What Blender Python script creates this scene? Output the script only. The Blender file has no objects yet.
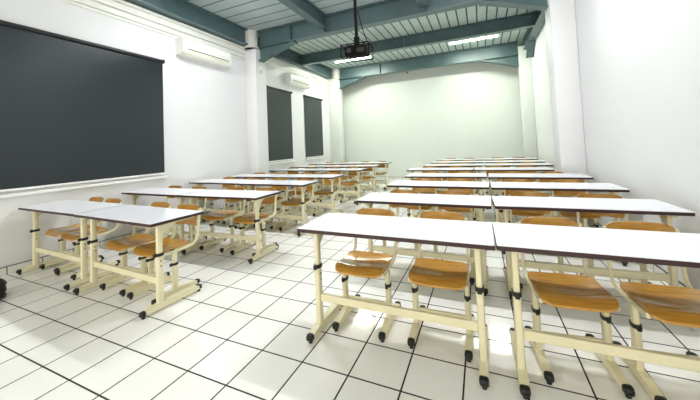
import bpy, bmesh, math, random
from mathutils import Matrix, Vector
random.seed(7)
S = 0.30                      # one floor tile in metres; layout below is in tiles where noted
COL = bpy.context.scene.collection

# ------------------------------------------------------------------ materials
def nodes_of(name):
    m = bpy.data.materials.new(name); m.use_nodes = True
    nt = m.node_tree
    return m, nt, nt.nodes['Principled BSDF']
def N(nt, t, **kw):
    n = nt.nodes.new(t)
    for k, v in kw.items(): setattr(n, k, v)
    return n
def plain(name, col, rough=.5, metal=0., var=.04, scale=6., spec=.5, bump=0.):
    m, nt, b = nodes_of(name)
    tc = N(nt, 'ShaderNodeTexCoord'); nz = N(nt, 'ShaderNodeTexNoise')
    nz.inputs['Scale'].default_value = scale; nz.inputs['Detail'].default_value = 4
    nt.links.new(tc.outputs['Object'], nz.inputs['Vector'])
    r = N(nt, 'ShaderNodeValToRGB')
    r.color_ramp.elements[0].position = .3; r.color_ramp.elements[1].position = .7
    r.color_ramp.elements[0].color = (*[c*(1-var) for c in col], 1)
    r.color_ramp.elements[1].color = (*[min(1, c*(1+var)) for c in col], 1)
    nt.links.new(nz.outputs['Fac'], r.inputs['Fac']); nt.links.new(r.outputs['Color'], b.inputs['Base Color'])
    b.inputs['Roughness'].default_value = rough; b.inputs['Metallic'].default_value = metal
    b.inputs['Specular IOR Level'].default_value = spec
    if bump:
        bp = N(nt, 'ShaderNodeBump'); bp.inputs['Strength'].default_value = bump; bp.inputs['Distance'].default_value = .002
        n2 = N(nt, 'ShaderNodeTexNoise'); n2.inputs['Scale'].default_value = scale*30
        nt.links.new(tc.outputs['Object'], n2.inputs['Vector'])
        nt.links.new(n2.outputs['Fac'], bp.inputs['Height']); nt.links.new(bp.outputs['Normal'], b.inputs['Normal'])
    return m
def emit(name, col, st):
    m, nt, b = nodes_of(name)
    b.inputs['Base Color'].default_value = (1, 1, 1, 1)
    b.inputs['Emission Color'].default_value = (*col, 1); b.inputs['Emission Strength'].default_value = st
    return m

def line_mask(nt, sock, period, offset, width):
    """1 inside a thin line repeated every period along the given scalar socket"""
    a = N(nt, 'ShaderNodeMath', operation='SUBTRACT'); nt.links.new(sock, a.inputs[0]); a.inputs[1].default_value = offset - period/2
    d = N(nt, 'ShaderNodeMath', operation='DIVIDE'); nt.links.new(a.outputs[0], d.inputs[0]); d.inputs[1].default_value = period
    f = N(nt, 'ShaderNodeMath', operation='FRACT'); nt.links.new(d.outputs[0], f.inputs[0])
    s = N(nt, 'ShaderNodeMath', operation='SUBTRACT'); nt.links.new(f.outputs[0], s.inputs[0]); s.inputs[1].default_value = .5
    ab = N(nt, 'ShaderNodeMath', operation='ABSOLUTE'); nt.links.new(s.outputs[0], ab.inputs[0])
    lt = N(nt, 'ShaderNodeMath', operation='LESS_THAN'); nt.links.new(ab.outputs[0], lt.inputs[0]); lt.inputs[1].default_value = width/period/2
    return lt.outputs[0]

def floor_material():
    m, nt, b = nodes_of('glazed_floor_tiles')
    tc = N(nt, 'ShaderNodeTexCoord'); sp = N(nt, 'ShaderNodeSeparateXYZ')
    nt.links.new(tc.outputs['Object'], sp.inputs[0])
    mx = line_mask(nt, sp.outputs['X'], S, -4.512*S, .0095)
    my = line_mask(nt, sp.outputs['Y'], S, 3.232*S, .0095)
    mm = N(nt, 'ShaderNodeMath', operation='MAXIMUM'); nt.links.new(mx, mm.inputs[0]); nt.links.new(my, mm.inputs[1])
    # per tile tint
    vs = N(nt, 'ShaderNodeVectorMath', operation='SUBTRACT'); vs.inputs[1].default_value = (-4.512*S, 3.232*S, 0)
    nt.links.new(tc.outputs['Object'], vs.inputs[0])
    vd = N(nt, 'ShaderNodeVectorMath', operation='SCALE'); vd.inputs['Scale'].default_value = 1/S
    nt.links.new(vs.outputs[0], vd.inputs[0])
    vf = N(nt, 'ShaderNodeVectorMath', operation='FLOOR'); nt.links.new(vd.outputs[0], vf.inputs[0])
    wn = N(nt, 'ShaderNodeTexWhiteNoise'); nt.links.new(vf.outputs[0], wn.inputs['Vector'])
    rp = N(nt, 'ShaderNodeValToRGB')
    rp.color_ramp.elements[0].color = (.85, .845, .80, 1); rp.color_ramp.elements[1].color = (.90, .895, .86, 1)
    nt.links.new(wn.outputs['Value'], rp.inputs['Fac'])
    mix = N(nt, 'ShaderNodeMix', data_type='RGBA'); nt.links.new(mm.outputs[0], mix.inputs['Factor'])
    nt.links.new(rp.outputs['Color'], mix.inputs['A']); mix.inputs['B'].default_value = (.022, .015, .014, 1)
    nt.links.new(mix.outputs['Result'], b.inputs['Base Color'])
    rr = N(nt, 'ShaderNodeMapRange'); nt.links.new(mm.outputs[0], rr.inputs['Value'])
    rr.inputs['To Min'].default_value = .13; rr.inputs['To Max'].default_value = .8
    nt.links.new(rr.outputs[0], b.inputs['Roughness'])
    bp = N(nt, 'ShaderNodeBump', invert=True); bp.inputs['Strength'].default_value = .35; bp.inputs['Distance'].default_value = .003
    nt.links.new(mm.outputs[0], bp.inputs['Height']); nt.links.new(bp.outputs['Normal'], b.inputs['Normal'])
    return m
def skirting_material(axis, off):
    m, nt, b = nodes_of('skirting_tile_' + axis)
    tc = N(nt, 'ShaderNodeTexCoord'); sp = N(nt, 'ShaderNodeSeparateXYZ'); nt.links.new(tc.outputs['Object'], sp.inputs[0])
    mk = line_mask(nt, sp.outputs[axis], S, off, .008)
    mix = N(nt, 'ShaderNodeMix', data_type='RGBA'); nt.links.new(mk, mix.inputs['Factor'])
    mix.inputs['A'].default_value = (.74, .73, .68, 1); mix.inputs['B'].default_value = (.03, .025, .02, 1)
    gt = N(nt, 'ShaderNodeMath', operation='GREATER_THAN'); nt.links.new(sp.outputs['Z'], gt.inputs[0]); gt.inputs[1].default_value = .083
    mx = N(nt, 'ShaderNodeMath', operation='MAXIMUM'); nt.links.new(mk, mx.inputs[0]); nt.links.new(gt.outputs[0], mx.inputs[1]); nt.links.new(mx.outputs[0], mix.inputs['Factor'])
    nt.links.new(mix.outputs['Result'], b.inputs['Base Color']); b.inputs['Roughness'].default_value = .25
    return m
def deck_material(axis, period, off, w, col):
    m, nt, b = nodes_of('ribbed_ceiling_deck_' + axis)
    tc = N(nt, 'ShaderNodeTexCoord'); sp = N(nt, 'ShaderNodeSeparateXYZ'); nt.links.new(tc.outputs['Object'], sp.inputs[0])
    mk = line_mask(nt, sp.outputs[axis], period, off, w)
    nz = N(nt, 'ShaderNodeTexNoise'); nz.inputs['Scale'].default_value = 2.2; nz.inputs['Detail'].default_value = 5
    nt.links.new(tc.outputs['Object'], nz.inputs['Vector'])
    rp = N(nt, 'ShaderNodeValToRGB')
    rp.color_ramp.elements[0].position = .3; rp.color_ramp.elements[1].position = .7
    rp.color_ramp.elements[0].color = (*[c*.9 for c in col], 1); rp.color_ramp.elements[1].color = (*[c*1.1 for c in col], 1)
    nt.links.new(nz.outputs['Fac'], rp.inputs['Fac'])
    mix = N(nt, 'ShaderNodeMix', data_type='RGBA'); nt.links.new(mk, mix.inputs['Factor'])
    nt.links.new(rp.outputs['Color'], mix.inputs['A']); mix.inputs['B'].default_value = (.018, .03, .03, 1)
    nt.links.new(mix.outputs['Result'], b.inputs['Base Color']); b.inputs['Roughness'].default_value = .5
    return m
def wood_material():
    m, nt, b = nodes_of('varnished_plywood')
    tc = N(nt, 'ShaderNodeTexCoord'); mp = N(nt, 'ShaderNodeMapping'); mp.inputs['Scale'].default_value = (5, 40, 40)
    oi = N(nt, 'ShaderNodeObjectInfo')
    add = N(nt, 'ShaderNodeVectorMath', operation='ADD'); nt.links.new(tc.outputs['Object'], add.inputs[0])
    nt.links.new(oi.outputs['Random'], add.inputs[1])
    nt.links.new(add.outputs[0], mp.inputs[0])
    nz = N(nt, 'ShaderNodeTexNoise'); nz.inputs['Scale'].default_value = 1.5; nz.inputs['Detail'].default_value = 6; nz.inputs['Distortion'].default_value = .6
    nt.links.new(mp.outputs[0], nz.inputs['Vector'])
    rp = N(nt, 'ShaderNodeValToRGB'); e = rp.color_ramp.elements
    e[0].position = .25; e[1].position = .75
    e[0].color = (.36, .165, .022, 1); e[1].color = (.56, .30, .055, 1)
    nt.links.new(nz.outputs['Fac'], rp.inputs['Fac']); nt.links.new(rp.outputs['Color'], b.inputs['Base Color'])
    b.inputs['Roughness'].default_value = .22; b.inputs['Coat Weight'].default_value = .3; b.inputs['Coat Roughness'].default_value = .12
    return m
def fabric_material():
    m, nt, b = nodes_of('charcoal_blind_fabric')
    tc = N(nt, 'ShaderNodeTexCoord')
    nz = N(nt, 'ShaderNodeTexNoise'); nz.inputs['Scale'].default_value = 240; nz.inputs['Detail'].default_value = 2
    nt.links.new(tc.outputs['Object'], nz.inputs['Vector'])
    rp = N(nt, 'ShaderNodeValToRGB')
    rp.color_ramp.elements[0].color = (.003, .008, .011, 1); rp.color_ramp.elements[1].color = (.008, .016, .022, 1)
    nt.links.new(nz.outputs['Fac'], rp.inputs['Fac']); nt.links.new(rp.outputs['Color'], b.inputs['Base Color'])
    b.inputs['Roughness'].default_value = .32; b.inputs['Specular IOR Level'].default_value = .7
    return m

M = dict(
    floor=floor_material(), wood=wood_material(), blind=fabric_material(),
    wall=plain('white_wall_paint', (.74, .74, .75), .55, var=.01, scale=1.2, bump=.05),
    wallback=plain('pale_wall_paint', (.66, .69, .65), .6, var=.012, scale=1.0, bump=.05),
    laminate=plain('white_laminate', (.88, .88, .94), .22, var=.008, scale=3),
    maroon=plain('dark_brown_edging', (.032, .008, .008), .5, var=.15, scale=20),
    cream=plain('cream_painted_steel', (.74, .685, .465), .33, var=.03, scale=9),
    black=plain('black_plastic', (.006, .0065, .007), .45, var=.2, scale=20),
    beam=plain('teal_grey_painted_steel', (.070, .122, .130), .40, var=.10, scale=4, spec=.6),
    deckx=deck_material('X', .20, .06, .03, (.47, .55, .52)),
    decky=deck_material('Y', .29, .0, .026, (.40, .47, .47)),
    skirty=skirting_material('Y', 3.232*S), skirtx=skirting_material('X', -4.512*S),
    white=plain('white_plastic', (.83, .83, .80), .35, var=.01),
    dark=plain('dark_slot', (.05, .045, .03), .6, var=.1),
    greypaint=plain('grey_painted_bracket', (.42, .46, .44), .45, var=.05),
    pipe=plain('pale_grey_pipe', (.62, .62, .58), .5, var=.05),
    pipetrim=plain('white_trim_paint', (.80, .80, .75), .5, var=.02),
    soot=plain('matt_black_housing', (.003, .003, .003), .8, spec=.2),
    ivory=plain('ivory_plastic', (.78, .75, .62), .4, var=.02),
    lens=plain('dark_lens_glass', (.008, .008, .012), .25, var=.05),
    tube_near=emit('lit_diffuser', (.97, .98, 1.0), 1.0),
    tube_fill=emit('added_fill_diffuser', (.97, .98, 1.0), 1.0),  # weak glow for the two added fill lights behind the camera
    tube_far=emit('lit_greenish_diffuser', (.93, 1.0, .86), 1.0),
)
M['tube_near'].node_tree.nodes['Principled BSDF'].inputs['Emission Strength'].default_value = 150
M['tube_fill'].node_tree.nodes['Principled BSDF'].inputs['Emission Strength'].default_value = 14
M['tube_far'].node_tree.nodes['Principled BSDF'].inputs['Emission Strength'].default_value = 125

# ------------------------------------------------------------------ mesh helpers (metres)
def box(bm, x0, x1, y0, y1, z0, z1, bev=0., seg=1):
    vs = [bm.verts.new(p) for p in ((x0,y0,z0),(x1,y0,z0),(x1,y1,z0),(x0,y1,z0),(x0,y0,z1),(x1,y0,z1),(x1,y1,z1),(x0,y1,z1))]
    fs = [bm.faces.new([vs[i] for i in q]) for q in ((0,3,2,1),(4,5,6,7),(0,1,5,4),(1,2,6,5),(2,3,7,6),(3,0,4,7))]
    if bev:
        ed = list({e for f in fs for e in f.edges})
        bmesh.ops.bevel(bm, geom=ed, offset=bev, segments=seg, profile=.5, affect='EDGES')
def hull8(bm, a, b):
    """box between two quads a and b (each four points, same order)"""
    vs = [bm.verts.new(p) for p in list(a) + list(b)]
    for q in ((3,2,1,0),(4,5,6,7),(0,1,5,4),(1,2,6,5),(2,3,7,6),(3,0,4,7)): bm.faces.new([vs[i] for i in q])
def sweep(bm, pts, ru, rv, u=Vector((1,0,0)), n=10, power=3.):
    """superellipse tube along pts; u is the fixed cross axis, rv lies across it"""
    rings = []
    for i, p in enumerate(pts):
        a = pts[max(0, i-1)]; c = pts[min(len(pts)-1, i+1)]
        t = (Vector(c) - Vector(a)).normalized(); uu = (u - t*u.dot(t)).normalized(); v = t.cross(uu)
        ring = []
        for k in range(n):
            th = 2*math.pi*k/n + math.pi/n; cs, sn = math.cos(th), math.sin(th)
            x = math.copysign(abs(cs)**(2/power), cs); y = math.copysign(abs(sn)**(2/power), sn)
            ring.append(bm.verts.new(Vector(p) + uu*ru*x + v*rv*y))
        rings.append(ring)
    for r0, r1 in zip(rings, rings[1:]):
        for k in range(n): bm.faces.new((r0[k], r0[(k+1)%n], r1[(k+1)%n], r1[k]))
    bm.faces.new(rings[0][::-1]); bm.faces.new(rings[-1])
def rod(bm, a, b, r, n=12):
    d = Vector(b) - Vector(a); u = Vector((1,0,0)) if abs(d.normalized().x) < .9 else Vector((0,1,0))
    sweep(bm, [a, b], r, r, u, n, 2.)
def prism(bm, poly, z0, z1):
    lo = [bm.verts.new((x, y, z0)) for x, y in poly]; hi = [bm.verts.new((x, y, z1)) for x, y in poly]
    n = len(poly)
    bm.faces.new(lo[::-1]); bm.faces.new(hi)
    for k in range(n): bm.faces.new((lo[k], lo[(k+1)%n], hi[(k+1)%n], hi[k]))
def rrect(x0, x1, y0, y1, r, n=4):
    out = []
    for cx, cy, a in ((x1-r, y0+r, -90), (x1-r, y1-r, 0), (x0+r, y1-r, 90), (x0+r, y0+r, 180)):
        for k in range(n+1):
            t = math.radians(a + 90*k/n); out.append((cx + r*math.cos(t), cy + r*math.sin(t)))
    return out
def loft_sheet(bm, f, nu, nv, th):
    """closed plate: f(u,v)->(point, normal) for u,v in 0..1"""
    top, bot = [], []
    for i in range(nu+1):
        top.append([]); bot.append([])
        for j in range(nv+1):
            p, n = f(i/nu, j/nv)
            top[-1].append(bm.verts.new(p + n*th/2)); bot[-1].append(bm.verts.new(p - n*th/2))
    for i in range(nu):
        for j in range(nv):
            bm.faces.new((top[i][j], top[i+1][j], top[i+1][j+1], top[i][j+1]))
            bm.faces.new((bot[i][j], bot[i][j+1], bot[i+1][j+1], bot[i+1][j]))
    for i in range(nu):
        bm.faces.new((top[i][0], bot[i][0], bot[i+1][0], top[i+1][0]))
        bm.faces.new((top[i][nv], top[i+1][nv], bot[i+1][nv], bot[i][nv]))
    for j in range(nv):
        bm.faces.new((top[0][j], top[0][j+1], bot[0][j+1], bot[0][j]))
        bm.faces.new((top[nu][j], bot[nu][j], bot[nu][j+1], top[nu][j+1]))
def finish(bm, smooth_angle=35):
    bmesh.ops.recalc_face_normals(bm, faces=bm.faces)
    me = bpy.data.meshes.new('mesh'); 
    for f in bm.faces: f.smooth = True
    for e in bm.edges:
        if len(e.link_faces) == 2 and e.calc_face_angle(0) > math.radians(smooth_angle): e.smooth = False
    bm.to_mesh(me); bm.free()
    return me
def obj(name, bm, mat, parent=None, loc=None):
    me = finish(bm); me.name = name
    me.materials.append(M[mat] if isinstance(mat, str) else mat)
    o = bpy.data.objects.new(name, me); COL.objects.link(o)
    if parent: o.parent = parent
    if loc: o.location = loc
    return o
def B(): return bmesh.new()
def thing(name, label, cat, loc=(0,0,0), rz=0., group=None):
    o = bpy.data.objects.new(name, None); COL.objects.link(o); o.empty_display_size = .1
    o.location = loc; o.rotation_euler = (0, 0, rz); o['label'] = label; o['category'] = cat
    if group: o['group'] = group
    return o
def structure(name, bm, mat, label=None):
    o = obj(name, bm, mat); o['kind'] = 'structure'
    if label: o['label'] = label
    return o
def copy_tree(o, parent=None):
    c = o.copy(); COL.objects.link(c)
    if parent: c.parent = parent
    for ch in list(o.children): copy_tree(ch, c)
    return c

# ------------------------------------------------------------------ room shell
XL, XR, YB, YN, ZD, ZW = -16.45*S, 4.62*S, 34.4*S, -9*S, 13.36*S, 13.7*S
bm = B(); box(bm, XL-.2, XR+.2, YN, YB+.2, -.1, 0); structure('floor', bm, 'floor')
bm = B(); box(bm, XL-.2, XL, YN, YB+.2, 0, ZW); structure('wall_left', bm, 'wall')
bm = B(); box(bm, XR, XR+.2, YN, YB+.2, 0, ZW); structure('wall_right', bm, 'wall')
bm = B(); box(bm, XL, XR, YB, YB+.2, 0, ZW); structure('wall_back', bm, 'wallback')
bm = B(); box(bm, XL-.2, XR+.2, 18.7*S, YB+.2, ZD, ZD+.12); structure('ceiling', bm, 'deckx')
bm = B(); box(bm, XL-.2, XR+.2, YN, 18.7*S, ZD, ZD+.12); structure('ceiling_front', bm, 'decky')
# skirting
bm = B(); box(bm, XL, XL+.012, YN, 18.1*S, 0, .09); box(bm, XL, XL+.012, 19.3*S, 32.0*S, 0, .09); structure('baseboard_left', bm, 'skirty')
bm = B(); box(bm, XR-.012, XR, YN, 18.1*S, 0, .09); box(bm, XR-.012, XR, 19.4*S, 32.0*S, 0, .09); structure('baseboard_right', bm, 'skirty')
bm = B(); box(bm, XL+.02, XR-.02, YB-.012, YB, 0, .09); structure('baseboard_back', bm, 'skirtx')
# boxed columns
def column(name, x0, x1, y0, y1, z1, mat='wall'):
    b = B(); box(b, x0*S, x1*S, y0*S, y1*S, 0, z1*S, .012, 2); structure(name, b, mat)
column('wall_column_left', -16.44, -15.4, 18.1, 19.3, 11.95)
column('wall_column_right', 3.56, 4.61, 18.1, 19.4, 12.7)
column('wall_column_left_rear', -16.44, -15.1, 32.0, 33.2, 12.2, 'wallback')
column('wall_column_right_rear', 3.64, 4.61, 32.0, 33.2, 12.75, 'wallback')
def pipe(name, x, y, z0, z1, r):
    b = B(); rod(b, (x*S, y*S, z0*S), (x*S, y*S, z1*S), r*S, 24)
    rod(b, (x*S, y*S, z0*S), (x*S, y*S, (z0+.12)*S), (r+.06)*S, 24)
    structure(name, b, 'pipe')
pipe('column_stub_left', -15.85, 18.2, 11.96, 13.35, .5)
pipe('column_stub_left_rear', -15.55, 32.5, 12.21, 13.35, .5)

# ---- trims along the top of the left wall (stepped moulding)
def moulding(name, y0, y1, prof):
    b = B()
    for z0, z1, d in prof:
        box(b, XL-.01, XL+d*S, y0*S, y1*S, z0*S, z1*S, .004)
    structure(name, b, 'pipetrim')
moulding('trim_1', -9, 18.1, ((11.1, 11.22, .07), (11.27, 11.42, .12), (11.42, 11.56, .08), (11.60, 11.80, .17), (11.80, 11.93, .12), (11.95, 12.12, .22)))
moulding('trim_2', 19.3, 32.0, ((11.5, 11.7, .08), (11.7, 12.05, .14)))

# ---- steel beams
def ibeam_x(name, y, z0, z1, x0, x1, fw=.55, stiff=(), haunch=(True, True), hl=3.15, hd=1.0):
    """I-beam running across the room, with sloping haunches at its ends (tiles)"""
    b = B(); t = .07
    xa, xb = x0*S, x1*S; ya, yb = (y-fw/2)*S, (y+fw/2)*S
    box(b, xa, xb, ya, yb, z0*S, (z0+t)*S)
    box(b, xa, xb, ya, yb, (z1-t)*S, z1*S)
    box(b, xa, xb, (y-.03)*S, (y+.03)*S, (z0+t)*S, (z1-t)*S)
    for sx in stiff:
        box(b, (sx-.025)*S, (sx+.025)*S, ya, yb, (z0+t)*S, (z1-t)*S)
    for side, on in zip((0, 1), haunch):
        if not on: continue
        xe, xi = (x0, x0+hl) if side == 0 else (x1, x1-hl)
        zl = z0 - hd
        hull8(b, [(xi*S, ya, z0*S), (xi*S, yb, z0*S), (xi*S, yb, (z0-t)*S), (xi*S, ya, (z0-t)*S)],
                 [(xe*S, ya, zl*S), (xe*S, yb, zl*S), (xe*S, yb, (zl-t)*S), (xe*S, ya, (zl-t)*S)])
        hull8(b, [(xi*S, (y-.03)*S, z0*S), (xi*S, (y+.03)*S, z0*S), (xi*S, (y+.03)*S, (z0-.02)*S), (xi*S, (y-.03)*S, (z0-.02)*S)],
                 [(xe*S, (y-.03)*S, z0*S), (xe*S, (y+.03)*S, z0*S), (xe*S, (y+.03)*S, zl*S), (xe*S, (y-.03)*S, zl*S)])
        box(b, (xi-.1)*S, (xi+.1)*S, ya-.004, yb+.004, (z0-.1)*S, (z0+.03)*S)
    structure(name, b, 'beam')
def ibeam_y(name, x, z0, z1, y0, y1, fw=.55):
    b = B(); t = .07
    box(b, (x-fw/2)*S, (x+fw/2)*S, y0*S, y1*S, z0*S, (z0+t)*S)
    box(b, (x-fw/2)*S, (x+fw/2)*S, y0*S, y1*S, (z1-t)*S, z1*S)
    box(b, (x-.03)*S, (x+.03)*S, y0*S, y1*S, (z0+t)*S, (z1-t)*S)
    structure(name, b, 'beam')
ZT = 13.35
ibeam_x('cross_beam_front', 18.7, 12.08, ZT, -15.4, 3.56, .6, (-12.4, -9.6, -2.75))
ibeam_x('cross_beam_middle', 25.6, 12.36, ZT, -16.44, 4.60, .5, (-15.7, -5.6), (False, False))
ibeam_x('cross_beam_rear', 32.6, 12.05, ZT, -15.1, 3.64, .6, (-10, 0.5))
ibeam_y('ceiling_beam_1', -9.6, 12.42, ZT, -9, 18.4)
ibeam_y('ceiling_beam_2', -2.75, 12.42, ZT, -9, 18.4)
ibeam_y('edge_beam_left', -16.05, 12.16, ZT, -9, 18.05, .62)
ibeam_y('edge_beam_left_rear', -16.1, 12.3, ZT, 19.4, 32.0, .5)
# edge beam along the right wall with a haunch down to the rear column
bm = B()
for z0, z1, w0, w1 in ((12.34, 12.41, 4.02, 4.6), (13.28, 13.35, 4.02, 4.6), (12.41, 13.28, 4.28, 4.34)): box(bm, w0*S, w1*S, 19.4*S, 32*S, z0*S, z1*S)
hull8(bm, [(4.02*S, 29.2*S, 12.30*S), (4.6*S, 29.2*S, 12.30*S), (4.6*S, 29.2*S, 12.34*S), (4.02*S, 29.2*S, 12.34*S)],
          [(4.02*S, 30.7*S, 11.25*S), (4.6*S, 30.7*S, 11.25*S), (4.6*S, 30.7*S, 11.33*S), (4.02*S, 30.7*S, 11.33*S)])
hull8(bm, [(4.28*S, 29.2*S, 12.3*S), (4.34*S, 29.2*S, 12.3*S), (4.34*S, 29.2*S, 12.34*S), (4.28*S, 29.2*S, 12.34*S)],
          [(4.28*S, 30.7*S, 11.3*S), (4.34*S, 30.7*S, 11.3*S), (4.34*S, 30.7*S, 12.34*S), (4.28*S, 30.7*S, 12.34*S)])
structure('edge_beam_right', bm, 'beam')

# ------------------------------------------------------------------ ceiling tube lights
def tube_light(x, y, mat, label, half=2.05):
    t = thing('ceiling_light', label, 'light', (x*S, y*S, 13.35*S), 0, 'ceiling tube lights')
    b = B(); box(b, -half*S, half*S, -.045, .045, -.05, 0, .006); obj('batten', b, 'white', t)
    b = B(); box(b, -half*S+.02, half*S-.02, -.04, .04, -.058, -.0505); obj('diffuser', b, mat, t)
    for s in (-1, 1):
        b = B(); box(b, s*(half*S-.008)-.010, s*(half*S-.008)+.010, -.045, .045, -.064, -.0505, .003); obj('end_cap', b, 'white', t)
tube_light(-11.9, 29.1, 'tube_far', 'long lit white tube light on the far ceiling behind the projector')
tube_light(-0.2, 29.1, 'tube_far', 'long lit white tube light on the far ceiling toward the right wall')
tube_light(-10.4, 12.0, 'tube_near', 'lit white tube light on the near ceiling by the left wall, above the frame')
tube_light(-1.4, 12.0, 'tube_near', 'lit white tube light on the near ceiling by the right wall, above the frame')

tube_light(-11.9, -2.5, 'tube_fill', 'added tube-shaped fill light behind the camera on the left')  # unseen pair added as weak fill to lift the near floor
tube_light(-0.2, -2.5, 'tube_fill', 'added tube-shaped fill light behind the camera on the right')

# ------------------------------------------------------------------ desks
DL, DD = 4.07*S, 1.58*S
def foot_bar(b, x, y0, y1, w=.046):
    ya, yb = y0+.03, y1-.03
    hull8(b, [(x-w/2, ya, .022), (x+w/2, ya, .022), (x+w/2, ya, .05), (x-w/2, ya, .05)],
             [(x-w/2, ya+.1, .022), (x+w/2, ya+.1, .022), (x+w/2, ya+.1, .066), (x-w/2, ya+.1, .066)])
    hull8(b, [(x-w/2, ya+.1, .022), (x+w/2, ya+.1, .022), (x+w/2, ya+.1, .066), (x-w/2, ya+.1, .066)],
             [(x-w/2, yb-.1, .022), (x+w/2, yb-.1, .022), (x+w/2, yb-.1, .066), (x-w/2, yb-.1, .066)])
    hull8(b, [(x-w/2, yb-.1, .022), (x+w/2, yb-.1, .022), (x+w/2, yb-.1, .066), (x-w/2, yb-.1, .066)],
             [(x-w/2, yb, .022), (x+w/2, yb, .022), (x+w/2, yb, .05), (x-w/2, yb, .05)])
def foot_cap(b, x, y, d, w=.05):
    """rounded black end cap with a levelling pad; d = +1 points to +y"""
    pts = [(x, y-d*.014, .038), (x, y+d*.012, .037), (x, y+d*.024, .035), (x, y+d*.032, .032)]
    for k in range(3):
        pass
    rings = [(0, w/2, .021), (.018, w/2, .021), (.030, w/2*.82, .017), (.037, w/2*.4, .009)]
    prev = None
    for dy, ru, rv in rings:
        ring = []
        for k in range(10):
            th = 2*math.pi*k/10; cs, sn = math.cos(th), math.sin(th)
            ring.append(b.verts.new((x + ru*math.copysign(abs(cs)**.6, cs), y + d*(dy-.012), .036 + rv*math.copysign(abs(sn)**.6, sn))))
        if prev:
            for k in range(10): b.faces.new((prev[k], prev[(k+1)%10], ring[(k+1)%10], ring[k]))
        else: b.faces.new(ring[::-1])
        prev = ring
    b.faces.new(prev)
    rod(b, (x, y-d*.004, 0), (x, y-d*.004, .026), .013, 10)
def make_desk():
    t = thing('school_desk', '', 'desk', group='two-seat desks')
    b = B(); prism(b, rrect(-DL/2, DL/2, 0, DD, .008), .709, .732); obj('edge_band', b, 'maroon', t)
    b = B(); prism(b, rrect(-DL/2+.0015, DL/2-.0015, .0015, DD-.0015, .008), .7322, .736); obj('tabletop', b, 'laminate', t)
    yl = .40*S
    for s in (-1, 1):
        x = s*1.74*S
        b = B()
        sweep(b, [(x, yl, .43), (x, yl, .700)], .0175, .024, n=12)
        box(b, x-.02, x+.02, .04, DD-.04, .684, .7085, .004)             # cantilever arm under the top
        hull8(b, [(x-.014, yl+.02, .60), (x+.014, yl+.02, .60), (x+.014, yl+.02, .69), (x-.014, yl+.02, .69)],
                 [(x-.014, yl+.11, .682), (x+.014, yl+.11, .682), (x+.014, yl+.11, .69), (x-.014, yl+.11, .69)])
        sweep(b, [(x, yl, .05), (x, yl, .452)], .0205, .028, n=12)
        leg = obj('leg', b, 'cream', t)
        b = B(); sweep(b, [(x, yl, .440), (x, yl, .464)], .0240, .032, n=12); box(b, x-.012, x+.012, yl-.05, yl-.03, .436, .466, .004)
        obj('collar', b, 'black', leg)
        for z in (.36, .40):
            b = B(); rod(b, (x-.0225, yl, z), (x+.0225, yl, z), .006, 8); obj('bolt', b, 'black', leg)
        b = B(); foot_bar(b, x, -.12*S, 1.66*S); f = obj('foot_bar', b, 'cream', t)
        for y, d in ((-.12*S+.02, -1), (1.66*S-.02, 1)):
            b = B(); foot_cap(b, x, y, d); obj('foot_cap', b, 'black', f)
    b = B(); box(b, -1.74*S+.02, 1.74*S-.02, yl-.0125, yl+.0125, .212, .262, .003); obj('crossbar', b, 'cream', t)
    b = B(); box(b, -1.74*S+.015, 1.74*S-.015, .30, .33, .686, .708, .003); obj('top_rail', b, 'cream', t)
    return t

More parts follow.
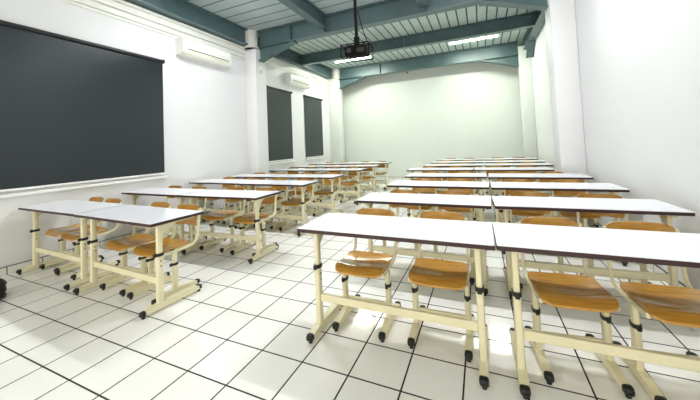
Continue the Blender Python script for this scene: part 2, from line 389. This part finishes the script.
# ------------------------------------------------------------------ chairs
SW = 1.17*S
def make_chair():
    t = thing('school_chair', '', 'chair', group='plywood chairs')
    # seat plate: y 0 (front, rolled down) .. .37, saddle curve, rounded front corners
    def seat(u, v):
        y = .01 + .325*v
        w = SW/2
        fr = max(0, 1-v/.12); bk = max(0, (v-.88)/.12)
        w -= .05*(1-math.sqrt(max(0, 1-fr*fr))) + .03*(1-math.sqrt(max(0, 1-bk*bk)))
        x = (2*u-1)*w
        prof = .432 - .034*max(0, 1-v/.28)**2 - .016*math.sin(math.pi*min(1, max(0, (v-.15)/.85))) + .006*v
        zz = prof + .010*(2*u-1)**2*math.sin(math.pi*min(1, v*.9+.1))
        return Vector((x, y, zz)), Vector((0, 0, 1))
    b = B(); loft_sheet(b, seat, 12, 20, .013); obj('seat', b, 'wood', t)
    def back(u, v):
        z = .555 + .195*v
        w = SW/2*1.0
        fr = max(0, 1-v/.28); bk = max(0, (v-.66)/.34)
        w -= .035*(1-math.sqrt(max(0, 1-fr*fr))) + .06*(1-math.sqrt(max(0, 1-bk*bk)))
        x = (2*u-1)*w
        y = .435 + .03*v + .03*(1-(2*u-1)**2)
        return Vector((x, y, z)), Vector((0, 1, 0))
    b = B(); loft_sheet(b, back, 14, 14, .012); obj('backrest', b, 'wood', t)
    for s in (-1, 1):
        x = s*.171
        path = [(x, .05, .402), (x, .15, .398), (x, .27, .399), (x, .345, .405), (x, .385, .417), (x, .408, .437), (x, .42, .465),
                (x, .426, .50), (x, .434, .58), (x, .448, .66), (x, .458, .722)]
        b = B(); sweep(b, path, .0095, .0145, n=10); obj('side_frame', b, 'cream', t)
        yl = .185; x = s*.168
        b = B(); sweep(b, [(x, yl, .27), (x, yl, .396)], .015, .0225, n=12); sweep(b, [(x, yl, .05), (x, yl, .285)], .019, .027, n=12)
        leg = obj('leg', b, 'cream', t)
        b = B(); sweep(b, [(x, yl, .276), (x, yl, .296)], .0212, .0295, n=12); box(b, x-.01, x+.01, yl-.045, yl-.026, .272, .298, .003); obj('collar', b, 'black', leg)
        b = B(); foot_bar(b, x, -.02, .43, .04); f = obj('foot_bar', b, 'cream', t)
        for y, d in ((0., -1), (.41, 1)):
            b = B(); foot_cap(b, x, y, d, .046); obj('foot_cap', b, 'black', f)
    b = B(); box(b, -.155, .155, .175, .195, .128, .162, .003); obj('crossbar', b, 'cream', t)
    b = B(); box(b, -.165, .165, .115, .14, .386, .404, .003); box(b, -.165, .165, .29, .315, .386, .404, .003); obj('seat_rail', b, 'cream', t)
    return t

desk0, chair0 = make_desk(), make_chair()
used = dict(desk=False, chair=False)
def place(kind, proto, x, y, rz, label):
    o = proto if not used[kind] else copy_tree(proto); used[kind] = True
    o.location = (x*S, y*S, 0); o.rotation_euler = (0, 0, rz); o['label'] = label
    return o
ORD = ['nearest', 'second', 'third', 'fourth', 'fifth', 'sixth', 'seventh', 'rearmost']
def ordinal(i, n): return ORD[0] if i == 0 else ('rearmost' if i == n-1 else ORD[i])
# rows: (front edge y, centre x left desk, rot, centre x right desk, rot)   in tiles
RIGHT = [
    (5.85, 5.90, -1.92, .000, 2.18, .014),
    (9.26, 9.33, -1.87, -.015, 2.28, .030),
    (12.78, 12.70, -1.86, -.03, 2.29, .0),
    (16.20, 16.10, -1.88, -.01, 2.27, -.01),
    (19.78, 19.70, -2.60, -.015, 1.54, -.01),
    (23.05, 22.95, -2.05, -.01, 2.12, -.01),
    (26.2, 26.0, -1.98, -.01, 2.17, -.01),
    (29.3, 29.2, -1.95, -.0, 2.20, -.0),
]
LEFT = [
    (5.40, 5.23, -14.16, -.024, -10.02, -.045),
    (8.94, 8.93, -14.06, -.02, -9.86, .025),
    (12.65, 12.45, -14.12, -.03, -9.97, -.02),
    (15.6, 15.5, -14.06, -.01, -9.91, .0),
    (19.9, 19.8, -14.10, -.01, -9.96, .0),
    (23.2, 23.1, -14.10, -.01, -9.96, .0),
    (26.7, 26.6, -14.10, -.01, -9.96, .0),
]
CHX = {  # chair x offsets from the desk centre and pull-out distance (tiles): (dx, dy, rot)
    ('R', 0, 0): [(-.84, .52, 0.), (.91, .54, .0)], ('R', 0, 1): [(-.76, .47, .09), (.72, .44, .06)],
    ('L', 0, 0): [(-.99, .52, 0.), (.38, .45, .0)], ('L', 0, 1): [(-.74, .45, .0), (.82, .45, .03)],
}
def block(code, rows, word):
    n = len(rows)
    for i, (ya, yb, xa, ra, xb, rb) in enumerate(rows):
        for j, (y, x, r) in enumerate(((ya, xa, ra), (yb, xb, rb))):
            side = ('left', 'right')[j]
            d = place('desk', desk0, x, y - 0, r, '%s white-topped two-seat desk in the %s row of the %s block' % (side, ordinal(i, n), word))
            ch = CHX.get((code, i, j)) or [(-.88 + random.uniform(-.06, .06), .5 + random.uniform(-.08, .10), random.uniform(-.03, .03)),
                                           (.88 + random.uniform(-.06, .06), .5 + random.uniform(-.08, .10), random.uniform(-.03, .03))]
            for k, (dx, dy, rot) in enumerate(ch):
                pos = ('leftmost', 'second from left', 'third from left', 'rightmost')[2*j+k]
                cx = x + dx*math.cos(r) - dy*math.sin(r); cy = y + dx*math.sin(r) + dy*math.cos(r)
                place('chair', chair0, cx, cy, r+rot, 'brown plywood chair, %s in the %s row of the %s block' % (pos, ordinal(i, n), word))
block('R', RIGHT, 'right-hand'); block('L', LEFT, 'left-hand')

# ------------------------------------------------------------------ roller blinds on the left wall
def blind(y0, y1, z0, z1, label):
    t = thing('roller_blind', label, 'blind', (XL, y0*S, z0*S), 0, 'charcoal roller blinds')
    w = (y1-y0)*S; h = (z1-z0)*S
    b = B(); box(b, .030, .034, .012, w-.012, .02, h-.03); obj('fabric', b, 'blind', t)
    b = B(); rod(b, (.034, 0, h-.03), (.034, w, h-.03), .03, 20); obj('roller', b, 'black', t)
    b = B(); box(b, .022, .046, .008, w-.008, 0, .026, .004); obj('bottom_bar', b, 'white', t)
    for yy in (.0, w):
        b = B(); box(b, .0, .07, yy-.006, yy+.006, h-.062, h+.002, .002); obj('bracket', b, 'black', t)
blind(1.6, 11.4, 3.08, 9.56, 'wide charcoal roller blind lowered on the near left wall')
blind(20.4, 24.1, 3.08, 9.56, 'narrow charcoal roller blind just beyond the left wall column')
blind(26.4, 30.1, 3.08, 9.56, 'narrow charcoal roller blind nearest the back wall')
# window sills below the blinds
for k, (y0, y1) in enumerate(((1.4, 11.5), (20.1, 24.4), (26.3, 30.4))):
    b = B(); box(b, XL-.01, XL+.05, y0*S, y1*S, 2.86*S, 2.98*S, .006); structure('window_sill' if k == 0 else 'window_sill_%d' % k, b, 'white')

# ------------------------------------------------------------------ split air conditioners
def aircon(y0, y1, z0, z1, label):
    t = thing('air_conditioner', label, 'air conditioner', (XL, y0*S, z0*S), 0, 'split air conditioners')
    w, h = (y1-y0)*S, (z1-z0)*S
    prof = [(0, 0), (.14, .0), (.185, .03), (.205, .085), (.21, h*.62), (.20, h-.035), (.17, h), (0, h)]
    b = B()
    lo = [b.verts.new((x, 0, z)) for x, z in prof]; hi = [b.verts.new((x, w, z)) for x, z in prof]
    b.faces.new(lo); b.faces.new(hi[::-1])
    for k in range(len(prof)): b.faces.new((lo[k], lo[(k+1) % len(prof)], hi[(k+1) % len(prof)], hi[k]))
    obj('casing', b, 'white', t)
    b = B(); box(b, .195, .2125, .10, w-.06, .088, .100); obj('air_slot', b, 'dark', t)
    b = B(); hull8(b, [(.15, .08, -.004), (.15, w-.06, -.004), (.15, w-.06, .004), (.15, .08, .004)], [(.206, .08, .066), (.206, w-.06, .066), (.206, w-.06, .074), (.206, .08, .074)]); obj('louvre', b, 'ivory', t)
    b = B(); box(b, .2, .214, .03, w-.03, .15, .153); obj('panel_seam', b, 'pipe', t)
aircon(12.25, 16.0, 10.12, 11.08, 'white split air conditioner on the left wall beside the wide blind')
aircon(23.3, 26.8, 10.2, 11.2, 'white split air conditioner high between the two narrow blinds')
# drain pipe near the rear unit
b = B(); sweep(b, [(XL+.07, 27.0*S, 11.35*S), (XL+.07, 27.6*S, 11.72*S), (XL+.07, 28.2*S, 11.75*S), (XL+.07, 30.0*S, 11.65*S)], .014, .014, n=10, power=2.)
o = obj('drain_pipe', b, 'pipe'); o['label'] = 'thin bent drain pipe beside the rear air conditioner'; o['category'] = 'pipe'
# small white sensor on the column
t = thing('wall_sensor', 'small rounded white sensor on the left column under the beam brace', 'sensor', (-15.4*S, 18.6*S, 10.05*S))
b = B(); sweep(b, [(0, 0, .05), (.03, 0, .05)], .05, .05, u=Vector((0, 1, 0)), n=20, power=2.); box(b, 0, .03, -.05, .05, .05, .18, .008); obj('housing', b, 'white', t)
b = B(); sweep(b, [(.03, 0, .05), (.042, 0, .05)], .03, .03, u=Vector((0, 1, 0)), n=20, power=2.); obj('lens', b, 'pipe', t)

# ------------------------------------------------------------------ projector in its cage
PX, PY, PZ = -4.29, 11.0, 7.66
t = thing('ceiling_projector', 'black projector in a wire cage hanging from the ceiling pole', 'projector', (PX*S, PY*S, PZ*S), .12)
b = B(); rod(b, (0, 0, .25), (0, 0, (13.35-PZ)*S), .02, 14); rod(b, (0, 0, (13.27-PZ)*S), (0, 0, (13.35-PZ)*S), .07, 18); obj('pole', b, 'soot', t)
b = B(); box(b, -.13, .13, -.10, .10, .03, .125, .015, 2); pr = obj('body', b, 'soot', t)
b = B(); rod(b, (-.07, -.11, .08), (-.07, -.09, .08), .03, 18); obj('lens', b, 'lens', pr)
b = B(); box(b, .02, .11, -.103, -.098, .05, .1); obj('vent', b, 'black', pr)
b = B(); box(b, -.11, .11, -.08, .08, .125, .15, .004); rod(b, (0, 0, .14), (0, 0, .26), .035, 14); obj('mount', b, 'soot', t)
b = B(); w, d, h0, h1 = .165, .12, .01, .15
for x in (-w, w):
    for y in (-d, d): rod(b, (x, y, h0), (x, y, h1), .006, 8)
for z in (h0, h1):
    for x in (-w, w): rod(b, (x, -d, z), (x, d, z), .006, 8)
    for y in (-d, d): rod(b, (-w, y, z), (w, y, z), .006, 8)
for k in (-1, 0, 1): rod(b, (k*.1, -d, h1), (k*.1, d, h1), .005, 8); rod(b, (k*.1, -d, .03), (k*.1, d, .03), .005, 8)
rod(b, (-w, 0, h1), (w, 0, h1), .007, 8)
obj('cage', b, 'soot', t)
b = B(); sweep(b, [(.02, .02, .60), (.05, .02, .45), (.08, .02, .33), (.12, .03, .2)], .006, .006, n=8, power=2.); obj('cable', b, 'soot', t)

# ------------------------------------------------------------------ small black cable coil at the left edge
b = B()
for k in range(8):
    r = .085 + .006*math.sin(k*2.3); pts = []
    for a in range(25):
        th = 2*math.pi*a/24
        pts.append((r*math.cos(th)*(1+.04*k), r*math.sin(th), .012+.02*k + .006*math.sin(3*th+k)))
    sweep(b, pts, .010, .010, u=Vector((0, 0, 1)), n=8, power=2.)
o = obj('cable_coil', b, 'black', None, (-13.95*S, 4.1*S, 0)); o['label'] = 'black coil of cable on the floor at the left edge of the photo'; o['category'] = 'cable'
# tiny hook under the rear beam
b = B(); rod(b, (-7.3*S, 34.0*S, 12.2*S), (-7.3*S, 34.4*S, 12.2*S), .02, 10); rod(b, (-7.3*S, 34.0*S, 12.2*S), (-7.3*S, 34.0*S, 12.4*S), .012, 10)
o = obj('wall_hook', b, 'dark'); o['label'] = 'tiny dark hook on the back wall just under the rear beam'; o['category'] = 'hook'

# ------------------------------------------------------------------ world, camera, view
w = bpy.data.worlds.new('World'); bpy.context.scene.world = w; w.use_nodes = True
bg = w.node_tree.nodes['Background']; bg.inputs['Color'].default_value = (1.0, .96, .84, 1); bg.inputs['Strength'].default_value = 1.4
cd = bpy.data.cameras.new('camera'); cam = bpy.data.objects.new('camera', cd); COL.objects.link(cam)
cd.sensor_width = 36; cd.lens = 301.5/700*36; cd.shift_x = (350-347.66)/700; cd.shift_y = (132.47-200)/700
cd.clip_start = .05
R = Matrix(((0.913517, 0.054406, 0.403146), (0.404591, -0.018366, -0.914313), (-0.04234, 0.99835, -0.03879)))
cam.matrix_world = Matrix.Translation((0, 0, 4.3143*S)) @ R.to_4x4()
sc = bpy.context.scene; sc.camera = cam
sc.view_settings.view_transform = 'Standard'; sc.view_settings.look = 'None'
sc.view_settings.gamma = 1; sc.view_settings.exposure = 0.97; sc.view_settings.use_curve_mapping = False
sc.cycles.max_bounces = 10; sc.cycles.diffuse_bounces = 6; sc.cycles.use_denoising = True
